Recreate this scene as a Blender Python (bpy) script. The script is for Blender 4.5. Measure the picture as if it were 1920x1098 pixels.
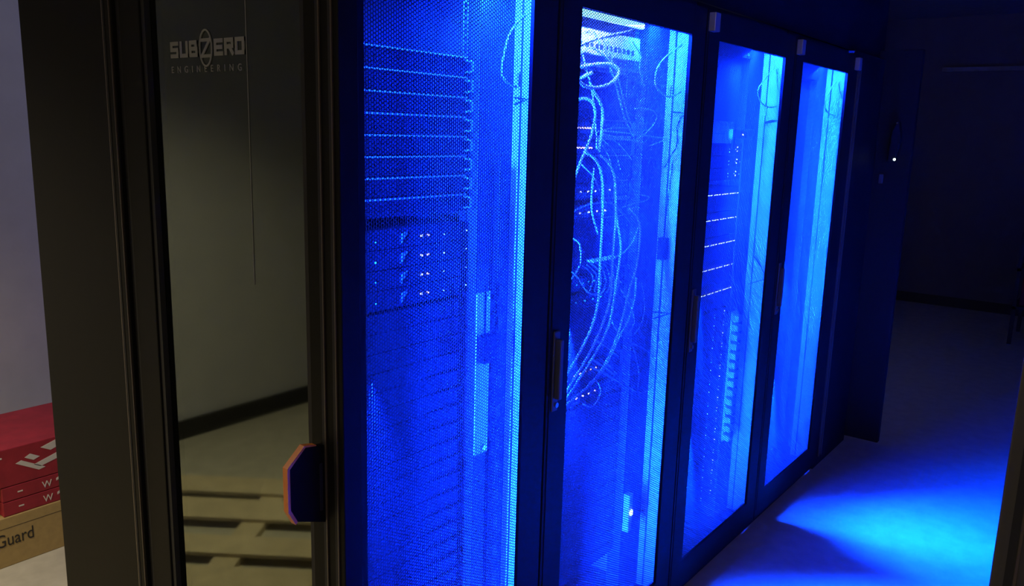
import bpy, bmesh, math, random
import numpy as np
from mathutils import Vector, Matrix

# ------------------------------------------------------------------ scene, camera, light, exposure
for o in list(bpy.data.objects):
    bpy.data.objects.remove(o)
SC = bpy.context.scene
COL = SC.collection
VS = SC.view_settings
VS.view_transform = 'Standard'
VS.look = 'None'
VS.gamma = 1.0
VS.use_curve_mapping = False
VS.exposure = 0.0

F_PX, YAW, PITCH, ROLL = 1538.7, 0.65174, 0.1938, 0.02729
CAM = Vector((1.1454, 0.0, 1.64))
fw = Vector((-math.sin(YAW) * math.cos(PITCH), math.cos(YAW) * math.cos(PITCH), -math.sin(PITCH)))
r0 = Vector((math.cos(YAW), math.sin(YAW), 0))
u0 = r0.cross(fw)
RT = math.cos(ROLL) * r0 + math.sin(ROLL) * u0
UP = -math.sin(ROLL) * r0 + math.cos(ROLL) * u0
cd = bpy.data.cameras.new('camera')
cd.sensor_width = 36.0
cd.lens = F_PX / 1920 * 36.0
cd.clip_start = 0.02
cam = bpy.data.objects.new('camera', cd)
cam.matrix_world = Matrix((
    (RT.x, UP.x, -fw.x, CAM.x), (RT.y, UP.y, -fw.y, CAM.y), (RT.z, UP.z, -fw.z, CAM.z), (0, 0, 0, 1)))
COL.objects.link(cam)
SC.camera = cam

wd = bpy.data.worlds.new('world')
SC.world = wd
wd.use_nodes = True
wd.node_tree.nodes['Background'].inputs[0].default_value = (0.10, 0.09, 0.6, 1)
wd.node_tree.nodes['Background'].inputs[1].default_value = 0.006


def lamp(name, loc, aim, sx, sy, power, color, spread=180.0, up=None):
    ld = bpy.data.lights.new(name, 'AREA')
    ld.shape = 'RECTANGLE'
    ld.size, ld.size_y = sx, sy
    ld.energy = power
    ld.color = color
    ld.spread = math.radians(spread)
    ob = bpy.data.objects.new(name, ld)
    z = -Vector(aim).normalized()
    y = Vector(up or (0, 0, 1))
    y = (y - y.dot(z) * z).normalized()
    x = y.cross(z)
    ob.matrix_world = Matrix(((x.x, y.x, z.x, loc[0]), (x.y, y.y, z.y, loc[1]), (x.z, y.z, z.z, loc[2]), (0, 0, 0, 1)))
    COL.objects.link(ob)
    return ob


BLUE = (0.001, 0.021, 1.0)
SPILL = (0.0005, 0.036, 1.0)
WARM = (1.0, 0.86, 0.58)
# dim warm ceiling lamp of the room outside the aisle
lamp('room_lamp', (-1.45, -0.25, 2.55), (0, 0, -1), 0.5, 0.5, 28.0, WARM, spread=112, up=(0, 1, 0))
lamp('entrance_lamp', (1.5, -2.2, 2.7), (-0.25, 1, -0.35), 0.4, 0.4, 12.0, (1.0, 0.84, 0.66))
lamp('blue_wall_fill', (-0.9, 4.6, 2.7), (-1.0, -0.75, -0.45), 0.5, 0.5, 38.0, (0.40, 0.45, 1.0))  # unseen fill lamp added to tint the left wall bluish
# one LED strip behind the left stile of each lit cabinet, one short bar at its top, spill through the door
RACKS = [  # left edge, right edge, centre of the 19 inch field
    (0.950, 1.652, 1.259),
    (1.6565, 2.4545, 2.0555),
    (2.4585, 3.2565, 2.8576),
    (3.2605, 4.0590, 3.6600)]
stl_of = [0.0945, 0.0965, 0.0965, 0.0965]     # door stile width, left
STRIP_K = [(1.2, 0.9, 1.0), (1.3, 0.55, 1.0), (1.3, 0.6, 0.8), (1.3, 0.9, 0.35)]   # upper, middle, lower part
STRIP_W = [150.0, 150.0, 130.0, 130.0]
SPILL_W = [60.0, 300.0, 150.0, 150.0]
for i, (L, R, c) in enumerate(RACKS):
    for (za, zb), k in zip(((1.33, 1.88), (0.76, 1.33), (0.17, 0.76)), STRIP_K[i]):
        lamp('led_strip_lamp', (-0.07, L + 0.06, (za + zb) / 2), (-0.03, 1, 0), 0.006, zb - za, STRIP_W[i] * k / 3, BLUE, spread=48)
    lamp('led_strip_lamp', (-0.07, L + 0.06, 1.02), (-0.4, 1, 0), 0.006, 1.72, (22, 30, 80, 200)[i], BLUE)
    lamp('led_bar_lamp', (-0.075, R - 0.17, 1.965), (0.0, 0.35, -1), 0.16, 0.05, 110.0, BLUE, up=(1, 0, 0))
    ys = L + stl_of[i] - 0.008
    lamp('led_spill_lamp', (-0.085, ys, 1.02), (1, (0.4, 0.3, 0.22, 0.42)[i], -0.7), 0.006, 1.72, SPILL_W[i], BLUE if i < 2 else SPILL, spread=(78, 70, 62, 78)[i])
    if i > 1:
        lamp('led_spill_lamp', (-0.085, ys, 0.55), (1, (0.22, 0.40)[i - 2], -0.95), 0.006, 0.7, (120, 125)[i - 2], SPILL, spread=60)
lamp('led_bar_lamp', (-0.062, 2.02, 1.938), (-0.75, 0.1, -1), 0.30, 0.02, 60.0, (0.02, 0.06, 1.0), up=(1, 0, 0))
lamp('led_side_lamp', (-0.04, RACKS[0][1] - 0.035, 0.80), (-0.75, -0.65, 0), 0.006, 1.0, 30.0, BLUE)


# ------------------------------------------------------------------ materials
def mat(name, color, rough=0.5, metal=0.0, emit=None, estr=0.0, noise=None, bump=0.0, spec=0.5):
    m = bpy.data.materials.new(name)
    m.use_nodes = True
    nt = m.node_tree
    b = nt.nodes['Principled BSDF']
    b.inputs['Base Color'].default_value = (*color, 1)
    b.inputs['Roughness'].default_value = rough
    b.inputs['Metallic'].default_value = metal
    b.inputs['Specular IOR Level'].default_value = spec
    if emit:
        b.inputs['Emission Color'].default_value = (*emit, 1)
        b.inputs['Emission Strength'].default_value = estr
    if noise:
        sc, amt = noise
        tc = nt.nodes.new('ShaderNodeTexCoord')
        nz = nt.nodes.new('ShaderNodeTexNoise')
        nz.inputs['Scale'].default_value = sc
        nz.inputs['Detail'].default_value = 5
        rp = nt.nodes.new('ShaderNodeValToRGB')
        rp.color_ramp.elements[0].position = 0.3
        rp.color_ramp.elements[1].position = 0.7
        rp.color_ramp.elements[0].color = (*[v * (1 - amt) for v in color], 1)
        rp.color_ramp.elements[1].color = (*[min(1, v * (1 + amt)) for v in color], 1)
        nt.links.new(tc.outputs['Object'], nz.inputs['Vector'])
        nt.links.new(nz.outputs['Fac'], rp.inputs['Fac'])
        nt.links.new(rp.outputs['Color'], b.inputs['Base Color'])
        if bump:
            bp = nt.nodes.new('ShaderNodeBump')
            bp.inputs['Strength'].default_value = bump
            bp.inputs['Distance'].default_value = 0.002
            nt.links.new(nz.outputs['Fac'], bp.inputs['Height'])
            nt.links.new(bp.outputs['Normal'], b.inputs['Normal'])
    return m


M = {}
M['frame'] = mat('black_powder_coat', (0.018, 0.018, 0.019), 0.55, noise=(60, 0.06), spec=0.15)
M['mesh'] = mat('perforated_steel', (0.13, 0.13, 0.135), 0.35, 0.3)
M['dark'] = mat('dark_steel', (0.012, 0.012, 0.013), 0.5, spec=0.15)
M['inner'] = mat('pale_inner_panel', (0.72, 0.74, 0.74), 0.5, noise=(6, 0.05))
M['cover'] = mat('grey_channel_cover', (0.05, 0.05, 0.053), 0.5, spec=0.15)
M['rail'] = mat('zinc_rail', (0.16, 0.16, 0.17), 0.4, 0.4)
M['server'] = mat('black_server_bezel', (0.014, 0.014, 0.016), 0.45, spec=0.15)
M['server_top'] = mat('server_sheet_metal', (0.05, 0.05, 0.053), 0.5, 0.2, spec=0.15)
M['ear'] = mat('ear_metal', (0.4, 0.5, 0.52), 0.35, 0.6)
M['blank'] = mat('grey_blanking_panel', (0.08, 0.08, 0.082), 0.55, spec=0.15)
M['white'] = mat('white_plastic', (0.8, 0.8, 0.78), 0.4)
M['cable'] = mat('pale_cable', (0.62, 0.64, 0.64), 0.45)
M['cable2'] = mat('blue_grey_cable', (0.30, 0.34, 0.38), 0.45)
M['black_cable'] = mat('black_cable', (0.008, 0.008, 0.009), 0.6, spec=0.08)
M['label'] = mat('white_label', (0.85, 0.85, 0.85), 0.6)
M['handle'] = mat('grey_handle', (0.10, 0.10, 0.095), 0.4)
M['chrome'] = mat('chrome', (0.6, 0.6, 0.62), 0.25, 0.9)
M['bracket'] = mat('grey_hinge_metal', (0.42, 0.42, 0.43), 0.4, 0.3)
M['door'] = mat('bronze_anodised_frame', (0.0075, 0.0065, 0.0045), 0.6, noise=(35, 0.08), spec=0.15)
M['gasket'] = mat('black_gasket', (0.014, 0.013, 0.013), 0.7)
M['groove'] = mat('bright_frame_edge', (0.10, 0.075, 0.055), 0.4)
M['handle_black'] = mat('matte_black_handle', (0.009, 0.008, 0.008), 0.8, spec=0.1)
M['orange'] = mat('orange_rubber', (0.85, 0.24, 0.03), 0.45)
M['etch'] = mat('frosted_lettering', (0.24, 0.24, 0.22), 0.7)
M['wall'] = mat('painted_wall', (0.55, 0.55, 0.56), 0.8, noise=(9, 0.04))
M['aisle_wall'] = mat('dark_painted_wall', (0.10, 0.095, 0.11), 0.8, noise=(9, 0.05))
M['floor'] = mat('sealed_floor', (0.50, 0.47, 0.38), 0.55, noise=(14, 0.10), bump=0.12)
M['ceiling'] = mat('dark_ceiling', (0.20, 0.20, 0.22), 0.85, noise=(20, 0.1))
M['base'] = mat('black_baseboard', (0.02, 0.018, 0.02), 0.6)
M['cardboard'] = mat('brown_cardboard', (0.46, 0.32, 0.12), 0.85, noise=(40, 0.07))
M['wood'] = mat('pale_pallet_wood', (0.62, 0.52, 0.33), 0.8, noise=(12, 0.12))
M['red'] = mat('red_carton', (0.36, 0.02, 0.035), 0.6, noise=(18, 0.15))
M['white_print'] = mat('white_print', (0.72, 0.68, 0.62), 0.7)
M['black_print'] = mat('dark_print', (0.03, 0.025, 0.02), 0.7)
M['right_door'] = mat('grey_brown_frame', (0.07, 0.063, 0.052), 0.5, noise=(35, 0.08))
M['edge'] = mat('lid_edge_highlight', (0.5, 0.5, 0.52), 0.35, 0.2)
M['led_white'] = mat('white_led', (0.9, 0.95, 1), 0.4, emit=(0.75, 0.95, 1.0), estr=6.0)
M['led_amber'] = mat('amber_led', (1, 0.6, 0.3), 0.4, emit=(1.0, 0.62, 0.35), estr=5.0)
M['led_pink'] = mat('pink_white_led', (1, 0.8, 0.7), 0.4, emit=(1.0, 0.70, 0.60), estr=6.0)
M['led_cyan'] = mat('cyan_led', (0.1, 0.8, 1), 0.4, emit=(0.02, 0.5, 1.0), estr=2.2)
M['led_strip'] = mat('blue_led_strip', (0.6, 0.9, 1), 0.4, emit=(0.35, 1.0, 1.3), estr=3.0)
M['led_small'] = mat('pale_blue_led', (0.5, 0.8, 1), 0.4, emit=(0.30, 0.75, 1.0), estr=2.5)


def glass_mat():
    m = bpy.data.materials.new('tinted_glass')
    m.use_nodes = True
    nt = m.node_tree
    nt.nodes.remove(nt.nodes['Principled BSDF'])
    out = nt.nodes['Material Output']
    tr = nt.nodes.new('ShaderNodeBsdfTransparent')
    tr.inputs['Color'].default_value = (0.35, 0.42, 0.34, 1)
    gl = nt.nodes.new('ShaderNodeBsdfGlossy')
    gl.inputs['Color'].default_value = (0.86, 0.95, 0.78, 1)
    gl.inputs['Roughness'].default_value = 0.04
    mx = nt.nodes.new('ShaderNodeMixShader')
    fr = nt.nodes.new('ShaderNodeFresnel')
    fr.inputs['IOR'].default_value = 2.1
    nt.links.new(fr.outputs['Fac'], mx.inputs['Fac'])
    nt.links.new(tr.outputs['BSDF'], mx.inputs[1])
    nt.links.new(gl.outputs['BSDF'], mx.inputs[2])
    nt.links.new(mx.outputs['Shader'], out.inputs['Surface'])
    return m


M['glass'] = glass_mat()


# ------------------------------------------------------------------ helpers
def at(px, py, X):
    """point of the photograph on the plane x = X"""
    d = (px - 960) / F_PX * RT - (py - 549) / F_PX * UP + fw
    t = (X - CAM.x) / d.x
    return CAM + t * d


class MB:
    def __init__(self):
        self.v, self.f = [], []

    def box(self, x0, x1, y0, y1, z0, z1):
        n = len(self.v)
        self.v += [(x, y, z) for x in (x0, x1) for y in (y0, y1) for z in (z0, z1)]
        self.f += [tuple(n + k for k in q) for q in
                   ((0, 1, 3, 2), (4, 6, 7, 5), (0, 4, 5, 1), (2, 3, 7, 6), (0, 2, 6, 4), (1, 5, 7, 3))]
        return self

    def prism(self, pts, d):
        """polygon pts (3-D, planar) pushed along d"""
        n, k = len(self.v), len(pts)
        d = Vector(d)
        self.v += [tuple(p) for p in pts] + [tuple(Vector(p) + d) for p in pts]
        self.f += [tuple(range(n + k - 1, n - 1, -1)), tuple(range(n + k, n + 2 * k))]
        for i in range(k):
            j = (i + 1) % k
            self.f.append((n + i, n + j, n + k + j, n + k + i))
        return self

    def tube(self, pts, r, sides=8, closed=False):
        pts = [Vector(p) for p in pts]
        n0, m = len(self.v), len(pts)
        prev = None
        for i, p in enumerate(pts):
            if closed:
                t = (pts[(i + 1) % m] - pts[i - 1]).normalized()
            else:
                t = (pts[min(i + 1, m - 1)] - pts[max(i - 1, 0)]).normalized()
            if prev is None:
                a = Vector((0, 0, 1)) if abs(t.z) < 0.9 else Vector((1, 0, 0))
                n = (a - a.dot(t) * t).normalized()
            else:
                n = (prev - prev.dot(t) * t).normalized()
            prev = n
            b = t.cross(n)
            for s in range(sides):
                a = 2 * math.pi * s / sides
                self.v.append(tuple(p + r * (math.cos(a) * n + math.sin(a) * b)))
        for i in range(m if closed else m - 1):
            for s in range(sides):
                s2 = (s + 1) % sides
                a, b = n0 + i * sides, n0 + ((i + 1) % m) * sides
                self.f.append((a + s, a + s2, b + s2, b + s))
        if not closed:
            self.f.append(tuple(n0 + s for s in range(sides - 1, -1, -1)))
            self.f.append(tuple(n0 + (m - 1) * sides + s for s in range(sides)))
        return self

    def disc(self, c, axis, r, d, sides=12):
        c, a = Vector(c), Vector(axis).normalized()
        t = Vector((0, 0, 1)) if abs(a.z) < 0.9 else Vector((1, 0, 0))
        u = (t - t.dot(a) * a).normalized()
        w = a.cross(u)
        pts = [c + r * (math.cos(2 * math.pi * k / sides) * u + math.sin(2 * math.pi * k / sides) * w) for k in range(sides)]
        return self.prism(pts, a * d)

    def build(self, name, m, parent=None, bevel=0.0, smooth=False):
        me = bpy.data.meshes.new(name)
        off = parent_world(parent)
        me.from_pydata([tuple(Vector(v) - off) for v in self.v], [], self.f)
        bm = bmesh.new()
        bm.from_mesh(me)
        bmesh.ops.recalc_face_normals(bm, faces=bm.faces)
        bm.to_mesh(me)
        bm.free()
        me.materials.append(M[m] if isinstance(m, str) else m)
        ob = bpy.data.objects.new(name, me)
        COL.objects.link(ob)
        if parent:
            ob.parent = parent
        if smooth:
            me.polygons.foreach_set('use_smooth', [True] * len(me.polygons))
        if bevel:
            bv = ob.modifiers.new('bevel', 'BEVEL')
            bv.width = bevel
            bv.segments = 2
            bv.limit_method = 'ANGLE'
        return ob


def parent_world(o):
    w = Vector((0, 0, 0))
    while o is not None:
        w += o.location
        o = o.parent
    return w


def empty(name, loc):
    o = bpy.data.objects.new(name, None)
    o.location = loc
    o.empty_display_size = 0.05
    COL.objects.link(o)
    return o


def tag(o, label, cat, group=None):
    o['label'] = label
    o['category'] = cat
    if group:
        o['group'] = group
    return o


def struct(o):
    o['kind'] = 'structure'
    return o


def copy_tree(o, parent=None):
    c = o.copy()
    COL.objects.link(c)
    c.parent = parent
    for ch in o.children:
        copy_tree(ch, c)
    return c


def spline(pts, n=8):
    """Catmull-Rom through pts"""
    P = [Vector(p) for p in pts]
    P = [2 * P[0] - P[1]] + P + [2 * P[-1] - P[-2]]
    out = []
    for i in range(1, len(P) - 2):
        a, b, c, d = P[i - 1:i + 3]
        for k in range(n):
            t = k / n
            out.append(0.5 * ((2 * b) + (c - a) * t + (2 * a - 5 * b + 4 * c - d) * t * t + (3 * b - a - 3 * c + d) * t ** 3))
    out.append(P[-2])
    return out


def cut_box(mb, x0, x1, y0, y1, z0, z1, holes):
    """front plate (normal x) of y0..y1, z0..z1 with one row of rectangular openings [(ya,yb,za,zb)] sorted by z"""
    z = z0
    for ya, yb, za, zb in holes:
        mb.box(x0, x1, y0, y1, z, za)
        mb.box(x0, x1, y0, ya, za, zb)
        mb.box(x0, x1, yb, y1, za, zb)
        z = zb
    mb.box(x0, x1, y0, y1, z, z1)


ORD = ['first', 'second', 'third', 'fourth', 'fifth', 'sixth', 'seventh', 'eighth', 'ninth', 'tenth', 'eleventh',
       'twelfth', 'thirteenth', 'fourteenth', 'fifteenth', 'sixteenth', 'seventeenth', 'eighteenth', 'nineteenth',
       'twentieth', 'twenty-first', 'twenty-second', 'twenty-third', 'twenty-fourth', 'twenty-fifth']

# ------------------------------------------------------------------ the setting
H = 2.86
struct(MB().box(-2.72, 2.6, -4.0, 9.4, -0.06, 0.0).build('floor', 'floor'))
struct(MB().box(-2.72, 2.6, -4.0, 9.4, H, H + 0.06).build('ceiling', 'ceiling'))
struct(MB().box(-2.80, -2.72, -4.0, 9.4, 0, H).build('wall_left', 'wall'))
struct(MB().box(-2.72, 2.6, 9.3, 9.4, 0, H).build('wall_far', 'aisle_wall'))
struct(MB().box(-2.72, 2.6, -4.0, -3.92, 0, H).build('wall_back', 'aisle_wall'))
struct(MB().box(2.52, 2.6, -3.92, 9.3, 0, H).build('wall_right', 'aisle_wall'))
struct(MB().box(-2.72, -2.702, -3.92, 9.3, 0, 0.10).build('baseboard_left', 'base'))
struct(MB().box(-2.70, 2.52, 9.282, 9.30, 0, 0.10).build('baseboard_far', 'base'))
struct(MB().box(-0.62, 2.5, 9.22, 9.30, 2.335, 2.375).build('trim_1', 'ceiling'))
# containment wall above the cabinets
struct(MB().box(-0.08, -0.04, 0.93, 4.70, 2.056, H).build('trim_2', 'frame'))


# ------------------------------------------------------------------ server cabinets
ZB, ZT = 0.1375, 1.942


def hex_sheet(y0, y1, z0, z1, x, pitch=0.0075, hole=0.0032, thick=0.0010):
    dy = pitch * math.sqrt(3) / 2
    ny = int((y1 - y0) / dy) + 1
    nz = int((z1 - z0) / pitch) + 1
    iy, iz = np.meshgrid(np.arange(ny), np.arange(nz), indexing='ij')
    cy = (y0 + iy * dy).ravel()
    cz = (z0 + iz * pitch + (iy % 2) * pitch / 2).ravel()
    ang = np.arange(6) * math.pi / 3
    ro = pitch / math.sqrt(3)
    n = len(cy)
    oy = cy[:, None] + ro * np.cos(ang)
    oz = cz[:, None] + ro * np.sin(ang)
    key = np.round(oy / dy * 6).astype(np.int64) * 1000003 + np.round(oz / pitch * 4).astype(np.int64)
    _, first, inv = np.unique(key.ravel(), return_index=True, return_inverse=True)
    outer = np.stack([np.full(len(first), x), oy.ravel()[first], oz.ravel()[first]], 1)
    hy = cy[:, None] + hole * np.cos(ang)
    hz = cz[:, None] + hole * np.sin(ang)
    inf = np.stack([np.full(n * 6, x), hy.ravel(), hz.ravel()], 1)
    inb = inf - np.array([thick, 0, 0])
    no = len(first)
    verts = np.concatenate([outer, inf, inb])
    O = inv.reshape(n, 6)
    I = no + np.arange(n * 6).reshape(n, 6)
    B = I + n * 6
    nx = np.roll(np.arange(6), -1)
    ring = np.stack([O, O[:, nx], I[:, nx], I], -1).reshape(-1, 4)
    wall = np.stack([I, I[:, nx], B[:, nx], B], -1).reshape(-1, 4)
    faces = np.concatenate([ring, wall]).astype(np.int32)
    me = bpy.data.meshes.new('mesh_panel')
    me.vertices.add(len(verts))
    me.vertices.foreach_set('co', verts.astype(np.float32).ravel())
    me.loops.add(faces.size)
    me.loops.foreach_set('vertex_index', faces.ravel())
    me.polygons.add(len(faces))
    me.polygons.foreach_set('loop_start', np.arange(0, faces.size, 4, dtype=np.int32))
    me.update(calc_edges=True)
    me.materials.append(M['mesh'])
    return me


WIDE = hex_sheet(0.0, 0.800 - 0.193 + 0.012, ZB - 0.004, ZT + 0.004, 0.0)
NARROW = hex_sheet(0.0, 0.702 - 0.190 + 0.010, ZB - 0.004, ZT + 0.004, 0.0)


def ladder_rail(y0, y1, z0, z1, x0, x1):
    """mounting rail with its column of square holes"""
    mb = MB()
    hw = 0.0048
    yc = (y0 + y1) / 2
    z = z0
    k = 0
    while z + 0.0445 <= z1 + 1e-6:
        za = z
        for q in (0.00635, 0.02225, 0.0381):
            mb.box(x0, x1, y0, y1, za, z + q - hw)
            mb.box(x0, x1, y0, yc - hw, z + q - hw, z + q + hw)
            mb.box(x0, x1, yc + hw, y1, z + q - hw, z + q + hw)
            za = z + q + hw
        mb.box(x0, x1, y0, y1, za, z + 0.0445)
        z += 0.0445
    return mb


RACK_LABELS = [
    'black server cabinet beside the open glass door, thin servers behind its mesh door',
    'black server cabinet full of tangled pale patch cables behind its mesh door',
    'black server cabinet with rows of tiny dotted lights behind its mesh door',
    'black server cabinet with plain blanking panel, last of the lit row']


def make_rack(i):
    L, R, c = RACKS[i]
    root = tag(empty('server_cabinet', (-0.5, (L + R) / 2, 0)), RACK_LABELS[i], 'cabinet', 'lit server cabinets along the aisle')
    D = -1.05
    MB().box(D, -0.036, L, R, 2.03, 2.05).build('roof_panel', 'dark', root)
    MB().box(D, -0.0165, L, R, 0.0, 0.055).build('base_plinth', 'dark', root)
    MB().box(D, D + 0.015, L, R, 0.055, 2.03).build('back_panel', 'dark', root)
    MB().box(D + 0.015, -0.036, L, L + 0.013, 0.055, 2.03).build('side_panel', 'dark' if i == 0 else 'inner', root)
    sp = MB().box(D + 0.015, -0.036, R - 0.013, R, 0.055, 2.03).build('side_panel', 'inner', root)
    MB().box(-0.0945, -0.0905, R - 0.0155, R - 0.013, 0.06, 2.0).build('seam_strip', 'cover', sp)
    # equipment rails and channel covers
    for s in (-1, 1):
        ya = c + s * 0.2255
        yb = c + s * 0.2455
        y0, y1 = min(ya, yb), max(ya, yb)
        ladder_rail(y0, y1, 0.135, 2.01, -0.152, -0.149).build('mounting_rail', 'rail', root)
    MB().box(-0.164, -0.117, c + 0.249, R - 0.0135, 0.06, 2.0).build('channel_cover', 'cover', root)
    MB().box(-0.164, -0.160, L + 0.0135, c - 0.249, 0.06, 2.0).build('channel_cover', 'cover', root)
    # LED strip behind the left stile and short LED bar at the top
    ls = MB().box(-0.066, -0.058, L + 0.035, L + 0.047, 0.15, 1.90).build('led_strip', 'white', root)
    MB().box(-0.0645, -0.0595, L + 0.0472, L + 0.0480, 0.16, 1.89).build('led_tape', 'led_strip', ls)
    # door: frame, mesh, handle, hinge
    st = 0.0965
    stl = 0.0945 if i == 0 else st
    mb = MB()
    g = 0.002
    mb.box(-0.016, 0.0, L + g, L + stl, 0.030, 2.028)
    mb.box(-0.010, 0.0, R - st, R - 0.030, 0.030, 2.028)
    mb.box(-0.030, 0.0, R - 0.030, R - g, 0.030, 2.028)
    mb.box(-0.016, 0.0, L + stl, R - st, ZT, 2.028)
    mb.box(-0.016, 0.0, L + stl, R - st, 0.030, ZB)
    door = mb.build('door', 'frame', root)
    me = NARROW if i == 0 else WIDE
    mp = bpy.data.objects.new('mesh_panel', me)
    COL.objects.link(mp)
    mp.parent = door
    mp.location = Vector((-0.0095, L + stl - 0.004, 0)) - parent_world(door)
    # folded inner edge of the frame
    MB().box(0.0, 0.0025, L + 0.012, L + 0.015, 0.07, 2.015).build('frame_ridge', 'frame', door)
    yh = L + (0.045 if i == 0 else 0.034)
    h = MB().box(0.0, 0.006, yh - 0.013, yh + 0.013, 0.93, 1.145).build('handle_plate', 'handle', door, bevel=0.003)
    MB().box(0.006, 0.024, yh - 0.009, yh + 0.006, 0.965, 1.125).build('handle_lever', 'handle', h, bevel=0.004)
    MB().disc((0.006, yh + 0.001, 0.948), (1, 0, 0), 0.007, 0.006).build('key_lock', 'chrome', h)
    if i > 0:
        MB().box(0.0, 0.022, L + 0.010, L + 0.048, 1.962, 2.018).build('hinge_bracket', 'bracket', door, bevel=0.002)
    return root, door


racks = [make_rack(i) for i in range(4)]

# ------------------------------------------------------------------ rack mounted equipment
def server_1u(c, z, xf, ears=True, lights=(), body='server', h=0.0425, lip=True, depth=0.55):
    """1U server: body, bezel, two ears with handles, lights"""
    root = empty('rack_server', (xf, c, z))
    MB().box(xf - depth, xf - 0.006, c - 0.218, c + 0.218, z, z + h).build('chassis', 'server_top', root)
    mb = MB()
    mb.box(xf - 0.006, xf, c - 0.222, c + 0.222, z, z + h - (0.005 if lip is True else 0.0))
    if lip == 'wedge':
        zt = z + h
        mb.prism([(xf, c + 0.09, zt - 0.004), (xf, c + 0.2215, zt - 0.004), (xf + 0.013, c + 0.2215, zt - 0.004)], (0, 0, 0.004))
    elif lip:
        mb.box(xf - 0.006, xf + 0.010, c - 0.222, c + 0.222, z + h - 0.005, z + h)
        for k in range(22):
            y = c - 0.19 + k * 0.0165
            mb.box(xf, xf + 0.003, y, y + 0.011, z + 0.010, z + 0.014)
            mb.box(xf, xf + 0.003, y, y + 0.011, z + 0.021, z + 0.025)
    mb.build('bezel', body, root)
    if lip is True:
        MB().box(xf + 0.010, xf + 0.0115, c - 0.222, c + 0.222, z + h - 0.0042, z + h - 0.0008).build('lid_highlight', 'edge', root)  # pale strip painted for the LED light caught along the lip
    for s in (-1, 1):
        y0, y1 = sorted((c + s * 0.2225, c + s * 0.241))
        e = MB().box(xf - 0.006, xf - 0.002, y0, y1, z + 0.001, z + h - 0.001).build('rack_ear', 'server', root)
        if ears:
            ym = (y0 + y1) / 2 - s * 0.004
            MB().tube([(xf - 0.002, ym, z + 0.008), (xf + 0.020, ym, z + 0.010), (xf + 0.020, ym, z + h - 0.010),
                       (xf - 0.002, ym, z + h - 0.008)], 0.003, 6).build('ear_handle', 'ear', e, smooth=False)
    for (dy, dz, m, r) in lights:
        MB().disc((xf, c + dy, z + dz), (1, 0, 0), r, 0.0025, 8).build('status_light', m, root)
    return root


def retag_copy(src, z, label, cat, group, c=None):
    o = copy_tree(src)
    o.location.z = z
    if c is not None:
        o.location.y = c
    return tag(o, label, cat, group)


U = 0.0445
# cabinet one: eight plain servers at the top, a gap, four storage nodes with lights, then thin servers down to the base
c1 = RACKS[0][2]
g1 = 'thin servers in the nearest lit cabinet'
top0 = 1.806
proto = None
for k in range(8):
    z = top0 - 0.0425 - k * U
    lab = 'thin black server in the nearest lit cabinet, %s below its empty top' % ORD[k] if k else \
        'topmost thin black server in the nearest lit cabinet with a lid edge catching light'
    if proto is None:
        proto = tag(server_1u(c1, z, -0.14), lab, 'server', g1)
    else:
        retag_copy(proto, z, lab, 'server', g1)
lights = [(-0.060, 0.018, 'led_cyan', 0.002), (0.082, 0.020, 'led_white', 0.0024), (0.103, 0.020, 'led_amber', 0.0024),
          (0.158, 0.018, 'led_small', 0.0016), (0.238, 0.020, 'led_small', 0.0014)]
proto2 = None
for k in range(4):
    z = 1.384 - k * U
    lab = 'black server with white and amber lights in the nearest cabinet, %s of four' % ORD[k]
    if proto2 is None:
        proto2 = tag(server_1u(c1, z, -0.14, False, lights, lip=None), lab, 'server', 'storage servers with status lights')
        mbl = MB()
        mbl.prism([(-0.14, c1 + 0.016, z + 0.008), (-0.14, c1 + 0.036, z + 0.034), (-0.14, c1 + 0.018, z + 0.030)], (0.004, 0, 0))
        mbl.build('release_latch', 'ear', proto2)
    else:
        retag_copy(proto2, z, lab, 'server', 'storage servers with status lights')
proto3 = None
for k in range(23):
    z = 1.384 - 4 * U - 0.006 - k * U
    if z < 0.16:
        break
    lab = 'thin black server in the nearest lit cabinet, %s under the servers with lights' % ORD[k]
    if proto3 is None:
        proto3 = tag(server_1u(c1, z, -0.14, False, lip='wedge'), lab, 'server', g1)
    else:
        retag_copy(proto3, z, lab, 'server', g1)

# cabinet two: patch panel on top, two switches, plugged media box, servers below
c2 = RACKS[1][2]
t = tag(empty('patch_bay', (-0.14, c2, 1.855)), 'bright white patch panel at the top of the cable filled cabinet', 'patch panel')
MB().box(-0.146, -0.118, c2 - 0.241, c2 + 0.200, 1.855, 1.922).build('housing', 'white', t, bevel=0.002)
mb = MB()
for k in range(16):
    y = c2 - 0.225 + k * 0.025
    mb.box(-0.118, -0.1165, y, y + 0.014, 1.872, 1.885)
mb.build('port_row', 'black_print', t)
MB().box(-0.145, -0.11, c2 - 0.241, c2 + 0.235, 1.822, 1.830).build('cable_shelf', 'rail', t)
t = tag(MB().box(-0.068, -0.056, RACKS[1][0] + 0.11, c2 + 0.110, 1.937, 1.972).build('led_bar', 'led_strip'),
        'glowing white light bar under the roof of the cable filled cabinet', 'light')


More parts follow.
